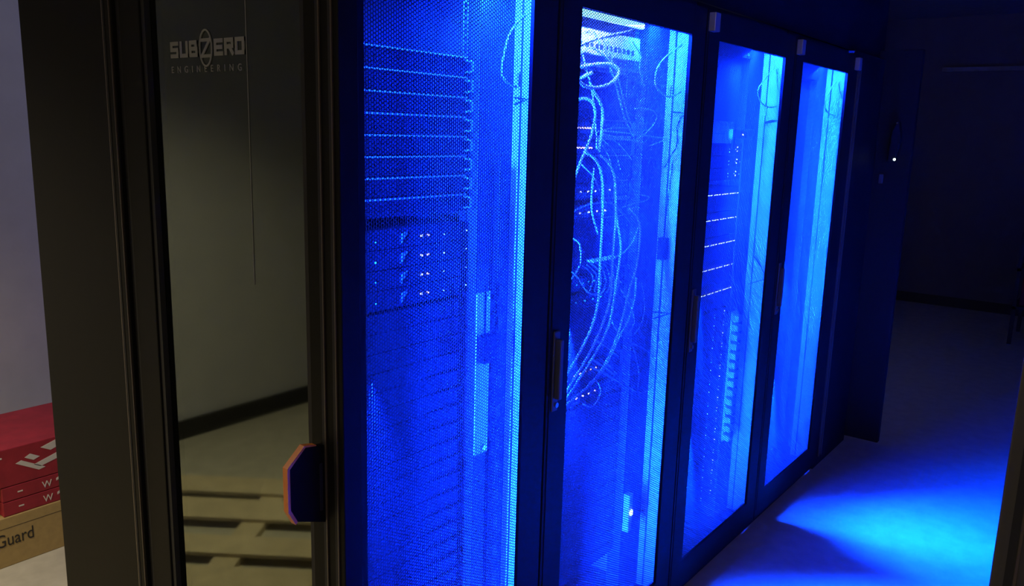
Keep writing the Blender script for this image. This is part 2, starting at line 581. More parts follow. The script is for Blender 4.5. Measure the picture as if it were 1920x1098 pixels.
def switch(c, z, label, nled, y0, y1, m, xf=-0.14):
    r = tag(empty('network_switch', (xf, c, z)), label, 'switch', 'network switches in the cable filled cabinet')
    MB().box(xf - 0.30, xf, c - 0.220, c + 0.220, z, z + 0.043).build('chassis', 'server', r)
    for s in (-1, 1):
        a, b = sorted((c + s * 0.2205, c + s * 0.241))
        MB().box(xf - 0.004, xf, a, b, z, z + 0.043).build('rack_ear', 'ear', r)
    mb = MB()
    for k in range(24):
        y = c - 0.19 + k * 0.0158
        for q in (0.006, 0.024):
            mb.box(xf, xf + 0.0012, y, y + 0.012, z + q, z + q + 0.012)
    mb.build('port_row', 'black_print', r)
    for k in range(nled):
        y = y0 + (y1 - y0) * k / max(1, nled - 1)
        MB().box(xf, xf + 0.0022, y - 0.0030, y + 0.0030, z + 0.0185, z + 0.0225).build('port_light', m, r)
    return r


switch(c2, 1.636, 'network switch with a pinkish light row, upper of the two below the patch panel', 14, c2 - 0.17, c2 + 0.005, 'led_pink')
switch(c2, 1.580, 'network switch with a pinkish light row, lower of the two below the patch panel', 14, c2 - 0.17, c2 - 0.015, 'led_pink')
switch(c2, 1.455, 'network switch with a few white lights midway up the cable filled cabinet', 5, c2 - 0.06, c2 + 0.10, 'led_white')
switch(c2, 1.395, 'network switch with a few white lights just under a similar one', 4, c2 - 0.06, c2 + 0.08, 'led_white')
switch(c2, 1.185, 'network switch crowded with plugs in the middle of the cable filled cabinet', 6, c2 - 0.06, c2 + 0.10, 'led_cyan')
switch(c2, 1.130, 'network switch crowded with plugs, lower of the middle pair', 4, c2 - 0.06, c2 + 0.08, 'led_cyan')
switch(c2, 0.905, 'network switch with warm white lights behind the bundle of arcing cables', 5, c2 - 0.05, c2 + 0.07, 'led_pink')
switch(c2, 0.830, 'network switch with warm white lights, lowest in the cable filled cabinet', 5, c2 - 0.07, c2 + 0.07, 'led_pink')
for lab, z0, z1 in (('plain black filler plate under the cable ring, above the pinkish lights', 1.682, 1.815),
                    ('plain black filler plate between the second pinkish light row and the white lights', 1.502, 1.576),
                    ('plain black filler plate behind the bundle, above the crowded switches', 1.232, 1.391),
                    ('plain black filler plate behind the bundle, under the crowded switches', 0.952, 1.126),
                    ('narrow black filler plate between the two switches with warm white lights', 0.877, 0.902)):
    tag(MB().box(-0.1485, -0.1455, c2 - 0.241, c2 + 0.241, z0, z1).build('filler_plate', 'server'), lab, 'plate', 'filler plates in the cable filled cabinet')
proto4 = None
for k in range(13):
    z = 0.775 - k * U
    lab = 'dark thin server low in the cable filled cabinet, %s below the cable bundle' % ORD[k]
    if proto4 is None:
        proto4 = tag(server_1u(c2, z, -0.14, False, lip='wedge'), lab, 'server', 'thin servers under the patch cables')
    else:
        retag_copy(proto4, z, lab, 'server', 'thin servers under the patch cables')
t = tag(empty('cable_bracket', (-0.13, c2 + 0.22, 1.765)), 'pale square bracket plate beside the hanging cables under the patch panel', 'bracket')
mb = MB()
cut_box(mb, -0.140, -0.137, c2 + 0.170, c2 + 0.236, 1.752, 1.822, [(c2 + 0.19, c2 + 0.215, 1.775, 1.80)])
mb.build('plate', 'rail', t)
for y, z in ((c2 + 0.178, 1.76), (c2 + 0.228, 1.76), (c2 + 0.178, 1.814), (c2 + 0.228, 1.814)):
    MB().disc((-0.137, y, z), (1, 0, 0), 0.004, 0.003, 8).build('screw', 'chrome', t)
# bright adapter at the bottom right of cabinet two
p = at(1190, 960, -0.0770)
t = tag(empty('power_adapter', (-0.0970, p.y, 0.25)), 'small glowing power adapter at the bottom of the cable filled cabinet', 'adapter')
MB().box(-0.1160, -0.0920, p.y - 0.014, p.y + 0.014, p.z - 0.075, p.z + 0.06).build('housing', 'white', t, bevel=0.003)
MB().disc((-0.0920, p.y, p.z - 0.005), (1, 0, 0), 0.010, 0.004).build('glow_light', 'led_white', t)
lamp('adapter_glow', (-0.0720, p.y - 0.01, p.z), (-1, 0.4, 0), 0.02, 0.05, 0.12, BLUE)

# cabinet three: blank at top, small bracketed device, dotted 2U nodes, column of light dots below
c3 = RACKS[2][2]
t = tag(MB().box(-0.1485, -0.1455, c3 - 0.241, c3 + 0.241, 1.70, 1.93).build('blanking_panel', 'blank'),
        'plain blanking panel above the small device in the dotted light cabinet', 'panel', 'blanking panels')
t = tag(empty('network_device', (-0.10, c3 + 0.15, 1.64)), 'small bracketed device with one white light high in the dotted light cabinet', 'device')
MB().box(-0.098, -0.075, c3 + 0.055, c3 + 0.235, 1.635, 1.672).build('housing', 'ear', t, bevel=0.002)
MB().box(-0.075, -0.073, c3 + 0.105, c3 + 0.165, 1.641, 1.664).build('front_window', 'black_print', t)
MB().disc((-0.073, c3 + 0.125, 1.652), (1, 0, 0), 0.003, 0.003, 8).build('status_light', 'led_white', t)
MB().prism([(-0.075, c3 + 0.045, 1.60), (-0.075, c3 + 0.055, 1.60), (-0.075, c3 + 0.065, 1.672), (-0.075, c3 + 0.055, 1.672)], (-0.006, 0, 0)).build('bracket_arm', 'dark', t)
MB().prism([(-0.075, c3 + 0.215, 1.674), (-0.075, c3 + 0.235, 1.674), (-0.075, c3 + 0.247, 1.648), (-0.075, c3 + 0.241, 1.648)], (-0.022, 0, 0)).build('bracket_arm', 'ear', t)
MB().box(-0.145, -0.11, c3 - 0.241, c3 + 0.05, 1.652, 1.655).build('shelf_edge', 'ear', t)


def node_2u(c, z, label, rows):
    xf = -0.12
    r = tag(empty('rack_server', (xf, c, z)), label, 'server', 'dotted light servers')
    MB().box(xf - 0.6, xf, c - 0.222, c + 0.222, z, z + 0.089).build('chassis', 'server', r)
    for s in (-1, 1):
        a, b = sorted((c + s * 0.2225, c + s * 0.241))
        MB().box(xf - 0.004, xf, a, b, z, z + 0.089).build('rack_ear', 'dark', r)
    for k in range(30):
        if k % 7 == 6:
            continue
        y = c - 0.05 + k * 0.0100
        if y > c + 0.243:
            break
        MB().disc((xf, y, z + 0.062), (1, 0, 0), 0.0016, 0.002, 6).build('light_dot', 'led_white', r)
    return r


for k, zz in enumerate((1.430, 1.336, 1.242, 1.149, 1.054)):
    node_2u(c3, zz - 0.062, 'black server with a dotted line of white lights, %s of five in its cabinet' % ORD[k] if k else
            'topmost black server with a dotted line of white lights in its cabinet', 24)


def column_node(c, z, label, dots):
    xf = -0.12
    r = tag(empty('rack_server', (xf, c, z)), label, 'server', 'servers with paired light dots')
    MB().box(xf - 0.6, xf, c - 0.222, c + 0.222, z, z + 0.043).build('chassis', 'server', r)
    for s in (-1, 1):
        a, b = sorted((c + s * 0.2225, c + s * 0.241))
        MB().box(xf - 0.004, xf, a, b, z, z + 0.043).build('rack_ear', 'dark', r)
    for (dy, dz, m, rr) in dots:
        MB().disc((xf, c + dy, z + dz), (1, 0, 0), rr, 0.002, 6).build('light_dot', m, r)
    return r


for k in range(3):
    column_node(c3, 1.575 - k * 0.046, 'thin black server with paired light dots, %s under the small bracketed device' % ORD[k],
                [(0.200, 0.030, 'led_white', 0.0026), (0.199, 0.016, 'led_white', 0.0026), (0.186, 0.022, 'led_small', 0.0016),
                 (0.125, 0.024, 'led_small', 0.0014), (0.128, 0.012, 'led_small', 0.0018), (0.232, 0.020, 'led_small', 0.0014)])
for k in range(18):
    column_node(c3, 0.935 - k * 0.0450, 'thin black server with paired light dots, %s under the dotted light servers' % ORD[k],
                [(0.105, 0.028, 'led_small', 0.0020), (0.104, 0.016, 'led_cyan', 0.0020),
                 (0.195, 0.030, 'led_white' if k % 3 != 1 else 'led_small', 0.0020), (0.194, 0.018, 'led_small', 0.0018)])
# pale slotted cable duct in the lower right channel of cabinet three
t = tag(empty('cable_duct', (-0.0970, RACKS[2][1] - 0.08, 0.35)), 'pale slotted cable duct low at the right of the dotted light cabinet', 'duct')
mb = MB()
y0 = c3 + 0.258
mb.box(-0.1160, -0.1090, y0, y0 + 0.045, 0.40, 0.95)
for k in range(14):
    z = 0.405 + k * 0.039
    mb.box(-0.1090, -0.0820, y0, y0 + 0.045, z, z + 0.024)
mb.build('duct_body', 'inner', t)

# cabinet four: one tall blanking panel
c4 = RACKS[3][2]
tag(MB().box(-0.1485, -0.1455, c4 - 0.241, c4 + 0.241, 0.14, 1.90).build('blanking_panel', 'blank'),
    'tall plain blanking panel filling the last lit cabinet', 'panel', 'blanking panels')
for i in (2, 3):
    c = RACKS[i][2]
    t = tag(MB().box(-0.1485, -0.105, c - 0.241, c + 0.241, 1.905 if i == 3 else 1.932, 1.965).build('light_bar', 'dark'),
            'dark light bar with bright screws under the roof of the %s' % ('last lit cabinet' if i == 3 else 'dotted light cabinet'),
            'light bar', 'dark light bars')
    for dy in (0.15, 0.19):
        MB().disc((-0.105, c + dy, 1.944), (1, 0, 0), 0.006, 0.005, 8).build('screw', 'chrome', t)

# ------------------------------------------------------------------ cables
def cable(name, pts, r, m, label, cat='cable', group=None, n=6, sides=8):
    return tag(MB().tube(spline(pts, n), r, sides).build(name, m, smooth=True), label, cat, group)


def px_cable(path, x0, x1, r, m, label, group='patch cables in the cable filled cabinet', name='patch_cable'):
    k = len(path) - 1
    xs = [x0 + (x1 - x0) * i / k for i in range(k + 1)]
    return cable(name, [at(px, py, X) for (px, py), X in zip(path, xs)], r, m, label, 'cable', group)


px_cable([(1086, 126), (1122, 120), (1148, 122), (1160, 135), (1148, 154), (1122, 164), (1099, 162), (1086, 153), (1076, 144)],
         -0.10, -0.06, 0.0050, 'cable', 'thick white cable looped in a ring under the white patch panel')
px_cable([(1082, 150), (1095, 143), (1110, 136)], -0.11, -0.09, 0.0050, 'cable', 'short white cable stub inside the ring shaped cable loop')
px_cable([(1089, 92), (1099, 128), (1109, 166), (1114, 204), (1118, 242), (1119, 280)], -0.115, -0.07, 0.0026, 'cable',
         'thin pale cable dropping straight from the patch panel past the cable ring')
px_cable([(1109, 160), (1113, 171), (1126, 194), (1130, 217), (1128, 245), (1123, 285)], -0.075, -0.06, 0.0042, 'cable',
         'pale cable bowing right just below the cable ring')
px_cable([(1084, 186), (1099, 185), (1112, 194), (1116, 214), (1111, 245), (1100, 278), (1088, 305), (1074, 345)], -0.10, -0.05, 0.0042, 'cable',
         'pale cable entering at the left below the ring and curving down left')
px_cable([(1132, 71), (1140, 112), (1153, 153), (1171, 219), (1191, 262)], -0.108, -0.095, 0.0028, 'cable2',
         'grey cable slanting down right from the patch panel, left of a twin')
px_cable([(1139, 71), (1147, 112), (1160, 153), (1178, 219), (1196, 258)], -0.108, -0.095, 0.0028, 'cable2',
         'grey cable slanting down right from the patch panel, right of a twin')
px_cable([(1186, 78), (1191, 86), (1201, 104), (1199, 130), (1209, 165)], -0.11, -0.10, 0.0026, 'cable2',
         'short grey cable hanging off the right end of the patch panel')
px_cable([(1128, 245), (1173, 249), (1224, 256), (1247, 261), (1219, 273)], -0.11, -0.10, 0.0018, 'cable',
         'thin pale cable running level from the upper pinkish switch, ending in a hook')
px_cable([(1126, 250), (1163, 258), (1209, 269)], -0.115, -0.10, 0.0018, 'cable', 'thin pale cable just beneath the hooked level cable')
px_cable([(1122, 246), (1150, 240), (1190, 241), (1222, 246)], -0.115, -0.10, 0.0016, 'cable2', 'thin dim cable just above the hooked level cable')
px_cable([(1191, 263), (1216, 245), (1231, 222), (1225, 208), (1205, 203), (1191, 204)], -0.105, -0.08, 0.0018, 'cable',
         'thin pale cable in a hook shape at the right below the bracket plate')
px_cable([(1126, 254), (1150, 262), (1172, 282), (1185, 300)], -0.13, -0.09, 0.0016, 'cable2', 'thin dim cable drooping from the upper pinkish switch, inner of three')
px_cable([(1122, 256), (1140, 270), (1156, 292), (1163, 318)], -0.13, -0.09, 0.0016, 'cable2', 'thin dim cable drooping from the upper pinkish switch, middle of three')
px_cable([(1118, 258), (1130, 274), (1141, 292), (1148, 318)], -0.13, -0.09, 0.0016, 'cable2', 'thin dim cable drooping from the upper pinkish switch, outer of three')
px_cable([(1096, 284), (1118, 301), (1129, 334), (1130, 383), (1128, 438), (1125, 492), (1122, 560), (1111, 609), (1094, 647), (1076, 680), (1056, 712)],
         -0.11, -0.03, 0.0040, 'cable', 'long pale cable of the arcing bundle, leftmost and highest at the cabinet edge')
px_cable([(1125, 291), (1140, 304), (1151, 328), (1154, 364), (1154, 413), (1151, 451), (1148, 506), (1144, 558), (1134, 596), (1116, 640), (1097, 677), (1056, 742)],
         -0.11, -0.03, 0.0038, 'cable', 'long pale cable of the arcing bundle, second from its left')
px_cable([(1154, 391), (1159, 424), (1164, 457), (1162, 487), (1157, 520), (1150, 568), (1143, 604), (1130, 637), (1110, 673), (1089, 706), (1056, 756)],
         -0.10, -0.035, 0.0036, 'cable', 'long pale cable of the arcing bundle, third from its left')
px_cable([(1181, 391), (1195, 408), (1200, 429), (1198, 468), (1192, 506), (1181, 540), (1173, 573), (1161, 619), (1145, 660), (1128, 693), (1102, 724), (1056, 764)],
         -0.10, -0.04, 0.0034, 'cable', 'long pale cable of the arcing bundle, fourth, bowing far right')
px_cable([(1193, 520), (1190, 560), (1178, 600), (1165, 624), (1150, 657), (1133, 690), (1107, 722), (1060, 760)],
         -0.11, -0.05, 0.0026, 'cable', 'thinner pale cable alongside the rightmost cable of the arcing bundle')
px_cable([(1199, 421), (1184, 457), (1165, 476), (1150, 482)], -0.10, -0.12, 0.0026, 'cable', 'pale cable crossing down left from the far right bow of the bundle')
px_cable([(1091, 309), (1113, 331), (1124, 358)], -0.12, -0.11, 0.0022, 'cable', 'short pale cable slanting across the upper part of the long bundle')
px_cable([(1114, 315), (1110, 356), (1110, 397), (1121, 438)], -0.11, -0.10, 0.0030, 'cable', 'pale cable bowing left beside the long bundle under the pinkish switches')
px_cable([(1073, 397), (1105, 383), (1143, 380), (1160, 392), (1185, 420)], -0.13, -0.12, 0.0024, 'cable2', 'grey cable crossing level behind the long bundle')
px_cable([(1072, 446), (1086, 457), (1088, 495), (1069, 525)], -0.10, -0.08, 0.0026, 'cable', 'pale cable bulging at the left edge of the mesh beside the bundle')
px_cable([(1190, 363), (1217, 369), (1210, 376), (1195, 380), (1168, 388)], -0.105, -0.105, 0.0016, 'cable', 'thin pale cable with a sharp turn right of the bundle')
px_cable([(1066, 503), (1083, 520), (1102, 547), (1124, 552), (1135, 540)], -0.12, -0.11, 0.0022, 'cable', 'thin pale cable sagging left of the bundle near the crowded switches')
px_cable([(1096, 730), (1110, 714), (1120, 716), (1126, 729), (1122, 747), (1110, 762), (1092, 757)], -0.10, -0.08, 0.0024, 'cable',
         'pale cable in a small loop below the arcing bundle')
px_cable([(1163, 540), (1184, 578), (1189, 604), (1179, 624)], -0.12, -0.11, 0.0020, 'cable', 'thin pale cable bowing right just behind the lower bundle')
px_cable([(1146, 590), (1148, 604), (1158, 622), (1166, 630)], -0.12, -0.11, 0.0020, 'cable', 'short thin pale cable tail tucked behind the lower bundle')
px_cable([(1203, 530), (1208, 560), (1206, 595), (1193, 622), (1178, 634)], -0.115, -0.10, 0.0016, 'cable2', 'thin dim cable in a wide right bow beside the lower bundle')
px_cable([(1184, 642), (1217, 660), (1228, 683), (1226, 716), (1204, 736), (1166, 719), (1122, 693)], -0.105, -0.105, 0.0016, 'cable2',
         'thin dim cable in a large loop at the right, low in the cable cabinet')
px_cable([(1184, 642), (1192, 668), (1198, 700), (1196, 728)], -0.105, -0.105, 0.0014, 'cable2', 'thin dim cable hanging inside the large low loop')
for k, (a, b) in enumerate((((1112, 675), (1153, 703)), ((1127, 672), (1158, 703)), ((1108, 688), (1150, 712)), ((1120, 640), (1160, 668)))):
    px_cable([a, ((a[0] + b[0]) / 2, (a[1] + b[1]) / 2 - 2), b], -0.13, -0.12, 0.0020, 'cable2',
             ['dim cable fanning right from the warm lit switches, middle of the fan', 'dim cable fanning right from the warm lit switches, rightmost at its start',
              'dim cable fanning right from the warm lit switches, lowest', 'dim cable fanning right from the warm lit switches, highest'][k])
for k in range(7):
    x = 1092 + k * 8
    px_cable([(x, 498 - k * 2), (x + 10 + k, 506 - k), (x + 20, 520 + 2 * k), (x + 14, 545 + k)], -0.135, -0.11, 0.0020, 'cable2',
             'short grey cable drooping from the crowded switches, %s from the left' % ORD[k])
px_cable([(1088, 68), (1098, 60), (1112, 58), (1120, 70), (1125, 82)], -0.115, -0.10, 0.0026, 'cable2', 'grey cable hooked over the left top of the patch panel')
px_cable([(1086, 84), (1110, 74), (1140, 66), (1170, 60), (1196, 52)], -0.112, -0.11, 0.0026, 'cable', 'pale cable running level along the top of the patch panel')
px_cable([(1084, 104), (1104, 90), (1122, 96), (1140, 112), (1150, 124)], -0.11, -0.10, 0.0028, 'cable2', 'grey cable arching across the face of the patch panel')
# plugs on the crowded switches
for k in range(6):
    p = at(1106 + k * 8, 489 - k * 1.5, -0.13)
    tag(MB().box(-0.138, -0.115, p.y - 0.004, p.y + 0.004, p.z - 0.004, p.z + 0.004).build('cable_plug', 'label'),
        'small pale plug in the upper crowded switch, %s from the left' % ORD[k], 'plug', 'plugs in the crowded switch')

# LED power cords looped at the top right of each cabinet, black tie straps on the side walls
CORDS = [
    ([(985, 28), (972, 40), (955, 66), (946, 100), (941, 132), (947, 150), (960, 160), (968, 163)], (970, 150), (988, 187), [(966, 183), (975, 184), (990, 187), (976, 190), (966, 196)],
     [(950, 242), (942, 268), (942, 292), (950, 318)]),
    ([(1279, 84), (1262, 96), (1240, 116), (1229, 140), (1232, 166), (1248, 180), (1262, 180), (1276, 172)], (1254, 170), (1285, 212), [(1262, 210), (1272, 211), (1286, 212), (1276, 222), (1270, 236)],
     [(1269, 238), (1270, 255), (1268, 275), (1258, 292), (1246, 314)]),
    ([(1454, 125), (1442, 138), (1428, 156), (1421, 172), (1426, 190), (1438, 200), (1452, 200), (1462, 190), (1458, 160), (1455, 126)], (1434, 208), (1458, 226),
     [(1434, 229), (1446, 226), (1461, 226), (1448, 228), (1434, 231)], [(1412, 478), (1425, 497), (1434, 520), (1424, 526), (1404, 532)]),
    ([(1568, 153), (1558, 166), (1549, 184), (1547, 200), (1552, 211), (1564, 216), (1576, 212), (1580, 200), (1576, 176), (1572, 154)], (1563, 224), (1570, 300), None, None)]
CN = ['nearest lit cabinet', 'cable filled cabinet', 'dotted light cabinet', 'last lit cabinet']
for i, (loop, lab, tie, strap, low) in enumerate(CORDS):
    R = RACKS[i][1]
    def on_wall(px, py, off, lim=None):
        # on the inner face of the right side panel
        yw = R - 0.013 - off
        d = (px - 960) / F_PX * RT - (py - 549) / F_PX * UP + fw
        s = (yw - CAM.y) / d.y
        if lim:
            s = min(s, (lim - CAM.x) / d.x)
        return CAM + s * d
    t = tag(MB().tube(spline([on_wall(x, y, 0.009, -0.052 - 0.008 * math.cos(math.pi * k / (len(loop) - 1))) for k, (x, y) in enumerate(loop)], 6), 0.0030, 6)
            .build('power_lead', 'cable', smooth=True), 'pale looped cord hanging from the top right of the %s' % CN[i], 'cord', 'looped light cords')
    q = on_wall(lab[0], lab[1], 0.012, -0.05)
    MB().box(q.x - 0.007, q.x + 0.007, q.y - 0.002, q.y + 0.002, q.z - 0.016, q.z + 0.016).build('connector', 'label', t)
    if strap:
        tag(MB().tube([on_wall(x, y, 0.006) for x, y in strap], 0.0022, 6).build('tie_strap', 'black_cable'),
            'black tie strap on the pale side wall near the top of the %s' % CN[i], 'strap', 'black tie straps')
    if low:
        tag(MB().tube(spline([on_wall(x, y, 0.008) for x, y in low], 5), 0.0018, 6).build('power_lead', 'black_cable' if i else 'cable'),
            'thin %s cord lower on the side wall of the %s' % ('black' if i else 'pale', CN[i]), 'cord', 'lower side wall cords')
    if i == 1:
        tag(MB().tube([on_wall(x, y, 0.006) for x, y in [(1222, 584), (1240, 586), (1258, 587), (1240, 592), (1226, 597)]], 0.0022, 6).build('tie_strap', 'black_cable'),
            'black tie strap midway down the side wall of the cable filled cabinet', 'strap', 'black tie straps')
        b0 = on_wall(1243, 466, 0.02)
        tt = tag(empty('power_supply', (b0.x, b0.y, b0.z)), 'small black power supply hanging on the side wall of the cable filled cabinet', 'power supply')
        MB().box(b0.x - 0.016, b0.x + 0.016, b0.y - 0.012, b0.y + 0.012, b0.z - 0.036, b0.z + 0.036).build('housing', 'black_cable', tt, bevel=0.004)
        MB().tube(spline([(b0.x, b0.y, b0.z + 0.034), (b0.x + 0.002, b0.y, b0.z + 0.08), on_wall(1252, 380, 0.01), on_wall(1262, 300, 0.008)], 5), 0.0016, 6).build('cord', 'black_cable', tt)

# cabinet one: black power strip, small black box, bright bracket at the top
R1 = RACKS[0][1]
t = tag(empty('power_strip', (-0.1070, c1 + 0.33, 0.6)), 'tall black power strip in the right channel of the nearest lit cabinet', 'power strip')
MB().box(-0.1160, -0.0990, c1 + 0.312, c1 + 0.336, 0.40, 1.56).build('housing', 'server', t, bevel=0.002)
for k in range(14):
    MB().box(-0.0990, -0.0978, c1 + 0.316, c1 + 0.332, 0.45 + k * 0.078, 0.485 + k * 0.078).build('outlet', 'black_print', t)
t = tag(empty('junction_box', (-0.0970, c1 + 0.27, 1.08)), 'black junction box beside the rail midway down the nearest lit cabinet', 'box')
MB().box(-0.1160, -0.0870, c1 + 0.252, c1 + 0.311, 1.075, 1.145).build('housing', 'black_cable', t, bevel=0.004)
MB().tube([(-0.0970, c1 + 0.262, 1.145), (-0.0970, c1 + 0.262, 1.27)], 0.003, 6).build('cord', 'black_cable', t)
t = tag(empty('cover_plate', (-0.1150, c1 + 0.29, 0.9)), 'pale cover plate on the right channel of the nearest lit cabinet', 'plate')
mb = MB()
cut_box(mb, -0.1168, -0.1130, c1 + 0.252, c1 + 0.305, 0.83, 1.25, [(c1 + 0.265, c1 + 0.27, 1.16, 1.2)])
mb.build('plate', 'inner', t)
MB().disc((-0.1130, c1 + 0.285, 0.845), (1, 0, 0), 0.008, 0.006, 10).build('knob', 'chrome', t)
MB().disc((-0.1130, c1 + 0.29, 1.235), (1, 0, 0), 0.006, 0.006, 10).build('screw', 'chrome', t)

# ------------------------------------------------------------------ containment door and end panel (outside, left)
YD = 0.85


LIFT = [0]


def stroke(mb, pts, w, y, depth=0.0012, closed=False):
    """flat stroke in the x-z plane at y"""
    P = [Vector((a, b)) for a, b in pts]
    n = len(P)
    for i in range(n if closed else n - 1):
        a, b = P[i], P[(i + 1) % n]
        d = (b - a).normalized()
        s = Vector((-d.y, d.x)) * w / 2
        a2, b2 = a - d * w / 2, b + d * w / 2
        q = [a2 + s, b2 + s, b2 - s, a2 - s]
        LIFT[0] += 1
        mb.prism([(v.x, y, v.y) for v in q], (0, -depth - LIFT[0] % 97 * 1.2e-5, 0))


def block_word(mb, word, x, z, w, h, gap, lw, y):
    G = {'S': [[(1, 1), (0, 1), (0, .5), (1, .5), (1, 0), (0, 0)]],
         'U': [[(0, 1), (0, 0), (1, 0), (1, 1)]],
         'B': [[(0, 0), (0, 1), (.9, 1), (.9, .5), (0, .5)], [(.9, .5), (1, .5), (1, 0), (0, 0)]],
         'Z': [[(0, 1), (1, 1), (0, 0), (1, 0)]],
         'E': [[(1, 1), (0, 1), (0, 0), (1, 0)], [(0, .5), (.9, .5)]],
         'R': [[(0, 0), (0, 1), (1, 1), (1, .5), (0, .5)], [(.55, .5), (1, 0)]],
         'O': [[(0, 0), (0, 1), (1, 1), (1, 0), (0, 0)]]}
    for ch in word:
        if ch == ' ':
            x += w + gap
            continue
        for path in G[ch]:
            stroke(mb, [(x + lw / 2 + a * (w - lw), z + lw / 2 + b * (h - lw)) for a, b in path], lw, y)
        x += w + gap
    return x


def text_obj(txt, size, loc, rot, m, parent, name='lettering', spacing=1.0, ext=0.0006, sx=1.0):
    cu = bpy.data.curves.new(name, 'FONT')
    cu.body = txt
    cu.size = size
    cu.extrude = ext
    cu.space_character = spacing
    tmp = bpy.data.objects.new('tmp', cu)
    COL.objects.link(tmp)
    bpy.context.view_layer.update()
    me = bpy.data.meshes.new_from_object(tmp)
    bpy.data.objects.remove(tmp)
    me.name = name
    me.materials.clear()
    me.materials.append(M[m])
    ob = bpy.data.objects.new(name, me)
    COL.objects.link(ob)
    ob.parent = parent
    ob.location = Vector(loc) - parent_world(parent)
    ob.rotation_euler = rot
    ob.scale = (sx, 1, 1)
    return ob


def containment_door(x0, x1, left_stile, right_stile, m, label, fin_x, brand):
    r = tag(empty('containment_door', ((x0 + x1) / 2, YD + 0.02, 0)), label, 'door')
    zt = 2.30
    mb = MB()
    mb.box(x0, x0 + left_stile, YD, YD + 0.04, 0.02, zt)
    mb.box(x1 - right_stile, x1, YD, YD + 0.04, 0.02, zt)
    mb.box(x0 + left_stile, x1 - right_stile, YD, YD + 0.04, zt - 0.09, zt)
    mb.box(x0 + left_stile, x1 - right_stile, YD, YD + 0.04, 0.02, 0.12)
    fr = mb.build('frame', m, r, bevel=0.002)
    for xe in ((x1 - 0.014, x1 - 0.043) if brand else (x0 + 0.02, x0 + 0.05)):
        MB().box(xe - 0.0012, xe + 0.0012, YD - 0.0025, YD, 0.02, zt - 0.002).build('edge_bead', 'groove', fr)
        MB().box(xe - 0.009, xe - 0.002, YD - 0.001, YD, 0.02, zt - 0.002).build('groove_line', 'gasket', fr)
    g = MB().box(x0 + left_stile, x1 - right_stile, YD + 0.016, YD + 0.022, 0.12, zt - 0.09).build('glass_pane', 'glass', r)
    mb = MB()
    gy0, gy1 = YD + 0.004, YD + 0.0155
    mb.box(x0 + left_stile, x0 + left_stile + 0.012, gy0, gy1, 0.12, zt - 0.09)
    mb.box(x1 - right_stile - 0.012, x1 - right_stile, gy0, gy1, 0.12, zt - 0.09)
    mb.build('gasket', 'gasket', r)
    # pull handle: a fin standing out of the stile with an orange rubber edge
    out = [(YD, 1.115), (YD - 0.040, 1.122), (YD - 0.072, 1.094), (YD - 0.072, 1.022), (YD - 0.060, 0.998), (YD, 0.975)]
    hd = MB().prism([(fin_x - 0.006, y, z) for y, z in out], (0.011, 0, 0)).build('pull_handle', 'handle_black', r, bevel=0.001)
    MB().prism([(fin_x - 0.0065, y, z) for y, z in
                ((YD - 0.018, 1.1205), (YD - 0.042, 1.1255), (YD - 0.077, 1.096), (YD - 0.077, 1.020), (YD - 0.063, 0.994), (YD - 0.059, 0.998),
                 (YD - 0.0722, 1.0225), (YD - 0.0722, 1.0935), (YD - 0.040, 1.1222), (YD - 0.018, 1.1185))], (0.0122, 0, 0)).build('orange_grip', 'orange', hd)
    MB().box(fin_x + 0.0052, fin_x + 0.0065, YD - 0.012, YD - 0.006, 1.0, 1.085).build('slot', 'gasket', hd)
    if brand:
        MB().box(-0.0945, -0.0930, YD + 0.0150, YD + 0.0159, 1.36, zt - 0.09).build('reflection_line', 'etch', g)  # pale strip drawn on the pane for a reflected vertical line
        yy = YD + 0.0158
        mb = MB()
        w, h, gp = 0.0270, 0.0290, 0.0042
        xs, zs = -0.329, 1.757
        block_word(mb, 'SUB', xs, zs, w, h, gp, 0.0070, yy)
        block_word(mb, 'ERO', xs + 4 * (w + gp) + 0.016, zs, w, h, gp, 0.0070, yy)
        zx = xs + 3 * (w + gp) + 0.006
        block_word(mb, 'Z', zx, zs - 0.002, w + 0.004, h + 0.004, gp, 0.0055, yy)
        ring = [(zx + 0.0155 + 0.0185 * math.sin(2 * math.pi * k / 28), zs + 0.0145 + 0.031 * math.cos(2 * math.pi * k / 28)) for k in range(28)]
        stroke(mb, ring, 0.0028, yy, closed=True)
        mb.build('lettering', 'etch', g)
        text_obj('ENGINEERING', 0.0168, (-0.330, yy, 1.7305), (math.radians(90), 0, 0), 'etch', g, spacing=2.35)
    return r


containment_door(-0.482, 0.157, 0.075, 0.082, 'door', 'open sliding glass door with white lettering and an orange edged pull handle', 0.104, True)
containment_door(1.078, 1.74, 0.082, 0.045, 'right_door', 'grey sliding door edge at the lower right corner', 1.150, False)
t = tag(empty('partition_screen', (-0.7, YD + 0.03, 0)), 'plain dark brown end panel left of the sliding glass door', 'panel')
MB().box(-0.908, -0.500, YD - 0.006, YD + 0.045, 0.0, 2.35).build('panel_body', 'door', t, bevel=0.002)
MB().box(-0.500, -0.484, YD + 0.004, YD + 0.045, 0.0, 2.35).build('edge_channel', 'gasket', t)
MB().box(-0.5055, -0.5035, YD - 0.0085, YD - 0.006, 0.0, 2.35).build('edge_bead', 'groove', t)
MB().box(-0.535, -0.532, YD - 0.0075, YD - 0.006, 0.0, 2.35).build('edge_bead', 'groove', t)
MB().box(-0.531, -0.527, YD - 0.0070, YD - 0.006, 0.0, 2.35).build('groove_line', 'gasket', t)
